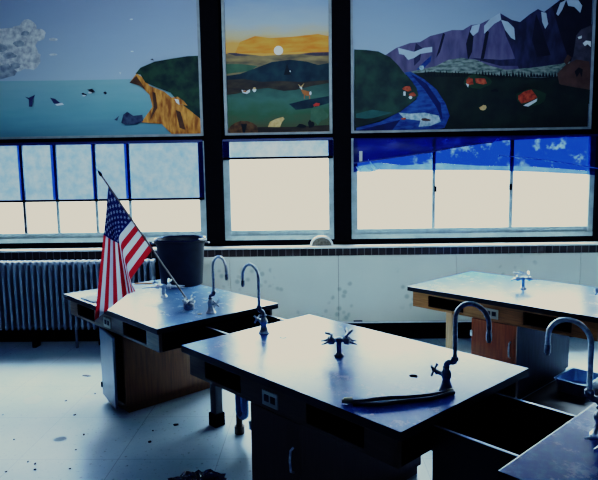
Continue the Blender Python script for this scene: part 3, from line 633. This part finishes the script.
# ---------------------------------------------------------------- hose on the centre table
hs = thing('rubber_hose', 'length of black rubber hose lying across the near corner of the centre table', 'hose', loc(ON, 1.2, .06, TZ), ANG)
def hp(u, v, z=.009): return (u-1.2, v-.06, z)
def smooth_path(pts, n=8):
    out = []; P = [Vector(p) for p in pts]; P = [P[0]]+P+[P[-1]]
    for i in range(1, len(P)-2):
        for k in range(n):
            t = k/n; out.append(.5*((2*P[i])+(-P[i-1]+P[i+1])*t+(2*P[i-1]-5*P[i]+4*P[i+1]-P[i+2])*t*t+(-P[i-1]+3*P[i]-3*P[i+1]+P[i+2])*t**3))
    out.append(P[-2]); return out
bm = bmesh.new()
tube(bm, smooth_path([hp(1.225, .062), hp(1.262, .110), hp(1.29, .17), hp(1.335, .235), hp(1.375, .285), hp(1.42, .37), hp(1.452, .445), hp(1.468, .452), hp(1.465, .41, .012), hp(1.44, .33), hp(1.40, .255, .010), hp(1.365, .195, .010), hp(1.33, .13), hp(1.285, .085), hp(1.25, .055)]), .0085, 10)
obj('hose_tube', bm, 'hose', hs, True)
obj('end_fitting', TB(([hp(1.212, .044, .0145), hp(1.232, .070, .0145)], .013), ([hp(1.205, .036, .012), hp(1.214, .046, .012)], .009)), 'brass', hs, True)
obj('end_fitting', TB(([hp(1.448, .432, .012), hp(1.462, .456, .012)], .011)), 'brass', hs, True)

# ---------------------------------------------------------------- bucket
bk = thing('black_bucket', 'tall black plastic bucket with rolled rim standing on the left table', 'bucket', (-1.165, 4.975, TZ), 0)
bm = bmesh.new(); lathe(bm, [(.172, 0), (.180, .004), (.182, .03), (.205, .34), (.209, .36), (.209, .372), (.214, .374), (.222, .372), (.226, .380), (.226, .392), (.220, .398), (.212, .398), (.206, .392), (.200, .36), (.176, .012)], seg=48, cap=(True, True)); obj('bucket_body', bm, 'bucket', bk, True)
for s in (-1, 1):
    obj('grip_lug', BX((min(s*.215, s*.252), max(s*.215, s*.252), -.03, .03, .352, .370), bevel=.006), 'bucket', bk)
bm = bmesh.new(); bmr = []
for k in range(61):
    a = 2*PI*k/60; bmr.append((.218*math.cos(a), .218*math.sin(a), .401+.008*noise.noise(Vector((3*math.cos(a), 3*math.sin(a), 2)))))
tube(bm, bmr, .007, 6); obj('liner_edge', bm, 'bag', bk, True)

# ---------------------------------------------------------------- small things on the left table
p = thing('wooden_pencil', 'short orange pencil at the far edge of the left table beside the flag', 'pencil', loc(OA, .10, .665, TZ+.006), ANG+.98)
obj('shaft', TB(([(-.085, 0, 0), (.07, 0, 0)], .0075), seg=6), 'orange', p); obj('tip', TB(([(.07, 0, 0), (.098, 0, -.002)], [.0075, .001]), seg=6), 'black', p)
o = obj('notepad', BX((-.11, .11, -.075, .075, 0, .010), bevel=.001), ['paper']); o.location = loc(OA, .40, .10, TZ); o.rotation_euler = (0, 0, ANG+.05); tag(o, 'thin pale notepad at the front edge of the left table left of the flag', 'notepad')
obj('pad_backing', BX((-.112, .112, -.078, .077, -.0, .003)), 'navy', o)

# ---------------------------------------------------------------- flag
FY = loc(OA, 1.215, .43).y
def fp(cx_, cy_, y=FY): return on_y(90+cx_/3, 165+cy_/3, y)
base = loc(OA, 1.215, .43, TZ+.05)
tip = fp(22, 14)
fl = thing('flagstaff', 'thin dark flagstaff with spear tip leaning over the left table', 'flagpole', base)
st = [base-base, tip-base]; dirn = (tip-base).normalized()
obj('pole', TB(([st[0], st[1]-dirn*.05], .0065), seg=10), mat('staff_wood', (.20, .16, .13), .4), fl, True)
L_ = st[1]; obj('spear_tip', TB(([L_-dirn*.055, L_-dirn*.04, L_-dirn*.025, L_], [.006, .012, .010, .001]), seg=8), 'black', fl, True)
red_, wht, blu = mat('flag_red', (.40, .018, .025), .9, trans=.42), mat('flag_white', (.62, .64, .70), .9, trans=.42), mat('flag_blue', (.008, .02, .085), .9, trans=.4)
HP0, HP1 = Vector((55, 62)), Vector((190, 250))
def ease(x): x = max(0, min(1, x)); return x*x*(3-2*x)
def raw(s, t):
    P0 = HP0.lerp(HP1, s)
    if s <= .54:
        q = s/.54; Fp = Vector((47, 150)).lerp(Vector((85, 215)), q); E = Vector((13, 472)).lerp(Vector((112, 392)), q)
    else:
        q = (s-.54)/.46; Fp = Vector((85, 215)).lerp(Vector((120, 345)), q); E = Vector((112, 392)).lerp(Vector((138, 382)), q)
    l1, l2 = (Fp-P0).length, (E-Fp).length; k = l1/(l1+l2)
    p_ = P0.lerp(Fp, t/k) if t < k else Fp.lerp(E, (t-k)/(1-k))
    post = ease((t-k)/(1-k)*2.2+.15) if t > k-.05 else 0
    dep = (.045*post*(1 if s > .5 else .3)) + .034*math.sin(s*17+1.2)*ease(t*2.0)*(1-.3*s) - .02*math.sin(PI*min(1, t/k))*.5
    return Vector((p_.x, p_.y, dep))
def fpos(s, t):
    acc = Vector((0, 0, 0)); n = 5
    for i in range(n):
        acc += raw(s, max(0, min(1, t+(i-n//2)*.022*min(1, t*12))))
    acc /= n
    return on_y(90+acc.x/3, 165+acc.y/3, FY+acc.z+.0)-base
bm = bmesh.new(); NS, NT = 52, 64; g = [[bm.verts.new(fpos(i/NS, j/NT)) for j in range(NT+1)] for i in range(NS+1)]
CT = .36
for i in range(NS):
    for j in range(NT):
        f = bm.faces.new((g[i][j], g[i+1][j], g[i+1][j+1], g[i][j+1])); s, t = (i+.5)/NS, (j+.5)/NT
        f.material_index = 2 if (s < 7/13 and t < CT) else (0 if int(s*13) % 2 == 0 else 1)
for r in range(9):
    for c_ in range(11):
        if (r+c_) % 2: continue
        s0, t0 = (r+1)*(7/13)/10, (c_+1)*CT/12
        for side in (-1, 1):
            vs = []
            for k in range(10):
                a = PI*k/5-PI/2; rr = .030 if k % 2 == 0 else .0125
                s_, t_ = s0+rr*math.sin(a)*1.0, t0+rr*math.cos(a)*.62
                pp = fpos(s_, t_); ds = fpos(s_+.01, t_)-pp; dt = fpos(s_, t_+.01)-pp; nn = ds.cross(dt).normalized()
                vs.append(bm.verts.new(pp+nn*.0022*side))
            cc = fpos(s0, t0); ds = fpos(s0+.01, t0)-cc; dt = fpos(s0, t0+.01)-cc; nn = ds.cross(dt).normalized(); cv = bm.verts.new(cc+nn*.003*side)
            for k in range(10): f = bm.faces.new((vs[k], vs[(k+1) % 10], cv)); f.material_index = 1
fo = obj('flag_cloth', bm, [red_, wht, blu], None, True, fix=False); fo.location = base; tag(fo, 'small American flag with stars and stripes draped from the leaning staff', 'flag')
fo.name = 'american_flag'

# ---------------------------------------------------------------- bag, floor litter
bm = bmesh.new(); bmesh.ops.create_icosphere(bm, subdivisions=4, radius=1)
for v_ in bm.verts:
    q = v_.co.copy(); k = 1+.45*noise.noise(q*2.2)+.22*noise.noise(q*5+Vector((3, 1, 0)))+.10*abs(noise.noise(q*11))
    v_.co = Vector((q.x*.125*k, q.y*.11*k, max(0, (q.z*.5+.42)*.085*k)))
o = obj('plastic_bag', bm, 'bag'); o.location = (-.655, 2.93, 0); tag(o, 'crumpled dark plastic bag on the floor at the bottom edge', 'bag')
def on_floor(px, py):
    d = _f + (px-299)/F_PX*R_ - (py-240)/F_PX*U_; k = -H/d.z; return Vector((d.x*k, d.y*k, 0))
def flake(px, py, r, m, label, name='paint_flake', cat='litter', st=1.0):
    bm = bmesh.new(); n = 7; r *= .55 if m == 'scrap' else .8
    ps = [(r*(1+.35*random.uniform(-1, 1))*math.cos(2*PI*i/n)*st, r*(1+.35*random.uniform(-1, 1))*math.sin(2*PI*i/n)) for i in range(n)]
    a_ = [bm.verts.new((x, y, .0005)) for x, y in ps]; b_ = [bm.verts.new((x*.9, y*.9, (.004+random.uniform(0, .004)) if m == 'scrap' else .0012)) for x, y in ps]
    bm.faces.new(b_); bm.faces.new(a_[::-1])
    for i in range(n): bm.faces.new((a_[i], a_[(i+1) % n], b_[(i+1) % n], b_[i]))
    o = obj(name, bm, m); o.location = on_floor(px, py); o.rotation_euler = (0, 0, random.uniform(-.4, .4)); tag(o, label, cat, 'scraps littering the floor')
for px, py, r in ((66, 401, .016), (75, 415, .020), (95, 394, .015), (84, 435, .014), (76, 450, .013), (35, 464, .015), (28, 462, .012), (35, 470, .014), (6, 472, .014), (3, 415, .010), (70, 469, .012), (153, 431, .010), (14, 440, .009)):
    flake(px, py, r, 'scrap', 'small dark fleck on the bare floor left of the tables')
flake(86, 376, .035, 'scrap', 'flat dark leaf-like scrap on the floor near the open cupboard door', 'floor_scrap', st=2.0)
flake(176, 425, .030, 'scrap', 'crumpled dark scrap on the floor below the left table cupboard', 'floor_scrap')
flake(150, 442, .022, 'scrap', 'small dark scrap on the floor near a tile joint left of the bag', 'floor_scrap')
flake(88, 397, .05, 'palescrap', 'small pale paper piece on the floor by the open door', 'paper_scrap', st=1.5)
flake(33, 400, .10, 'palescrap', 'flat pale square of paper on the floor at far left', 'paper_scrap')
flake(60, 439, .05, 'palescrap', 'torn pale paper bit on the floor in the middle of the left area', 'paper_scrap')
o = obj('debris_chip', BX((-.045, .045, -.01, .01, 0, .012), bevel=.003), 'scrap'); o.location = (on_y(358, 317, 5.76).x, 5.765, .19); tag(o, 'dark chip lying on the ledge at the foot of the pale wall boards', 'chip')

# ---------------------------------------------------------------- light and look
w = bpy.data.worlds.new('world'); bpy.context.scene.world = w; w.use_nodes = True
w.node_tree.nodes['Background'].inputs[0].default_value = (.85, .92, 1.0, 1); w.node_tree.nodes['Background'].inputs[1].default_value = 1.0
def area(name, locn, target, size, energy, col):
    l = bpy.data.lights.new(name, 'AREA'); l.shape = 'RECTANGLE'; l.size, l.size_y = size; l.energy = energy; l.color = col
    o = bpy.data.objects.new(name, l); C.objects.link(o); o.location = locn
    o.rotation_euler = (Vector(target)-Vector(locn)).to_track_quat('-Z', 'Y').to_euler()
    return o
def sun(name, d, energy, angle, col):
    l = bpy.data.lights.new(name, 'SUN'); l.energy = energy; l.angle = math.radians(angle); l.color = col
    o = bpy.data.objects.new(name, l); C.objects.link(o); o.rotation_euler = Vector(d).to_track_quat('-Z', 'Y').to_euler(); return o
sun('sky_glow', (.10, -1, -1.9), 130, 56, (.86, .95, 1.0))
sun('low_sky_glow', (.0, -1, -.72), 82, 78, (.62, .84, 1.0))       # broad soft daylight from the sky in front of the windows
area('mural_fill', (-.3, 1.4, 3.45), (-.3, 5.9, 2.6), (4.5, .5), 46, (.75, .88, 1.0)).data.spread = math.radians(75)  # fill light added to brighten the murals, no lamp hangs here
vs_ = bpy.context.scene.view_settings
vs_.view_transform = 'Standard'; vs_.look = 'None'; vs_.exposure = 0
# film response: soft shoulder that never quite reaches white, cream highlights
vs_.use_curve_mapping = True; cm = vs_.curve_mapping; cm.extend = 'HORIZONTAL'; cm.white_level = (2, 2, 2)
for ch, top in ((0, .66), (1, .63), (2, .55)):
    c = cm.curves[ch]; k = top
    ys = [(0, 0), (.02, (.005, .006, .009)[ch]), (.06, (.040, .047, .055)[ch]), (.14, (.135, .15, .165)[ch]), (.25, (.25, .28, .30)[ch]), (.45, (.385, .43, .45)[ch]), (.8, (.50, .52, .51)[ch]), (1.3, (.60, .59, .54)[ch]), (2, k)]
    ys = [(a_/2, b_) for a_, b_ in ys]
    c.points[0].location = ys[0]; c.points[1].location = ys[-1]
    for p_ in ys[1:-1]: c.points.new(*p_)
cm.update()
bpy.context.scene.cycles.use_denoising = True
bpy.context.scene.cycles.max_bounces = 8; bpy.context.scene.cycles.diffuse_bounces = 4; bpy.context.scene.cycles.transparent_max_bounces = 12
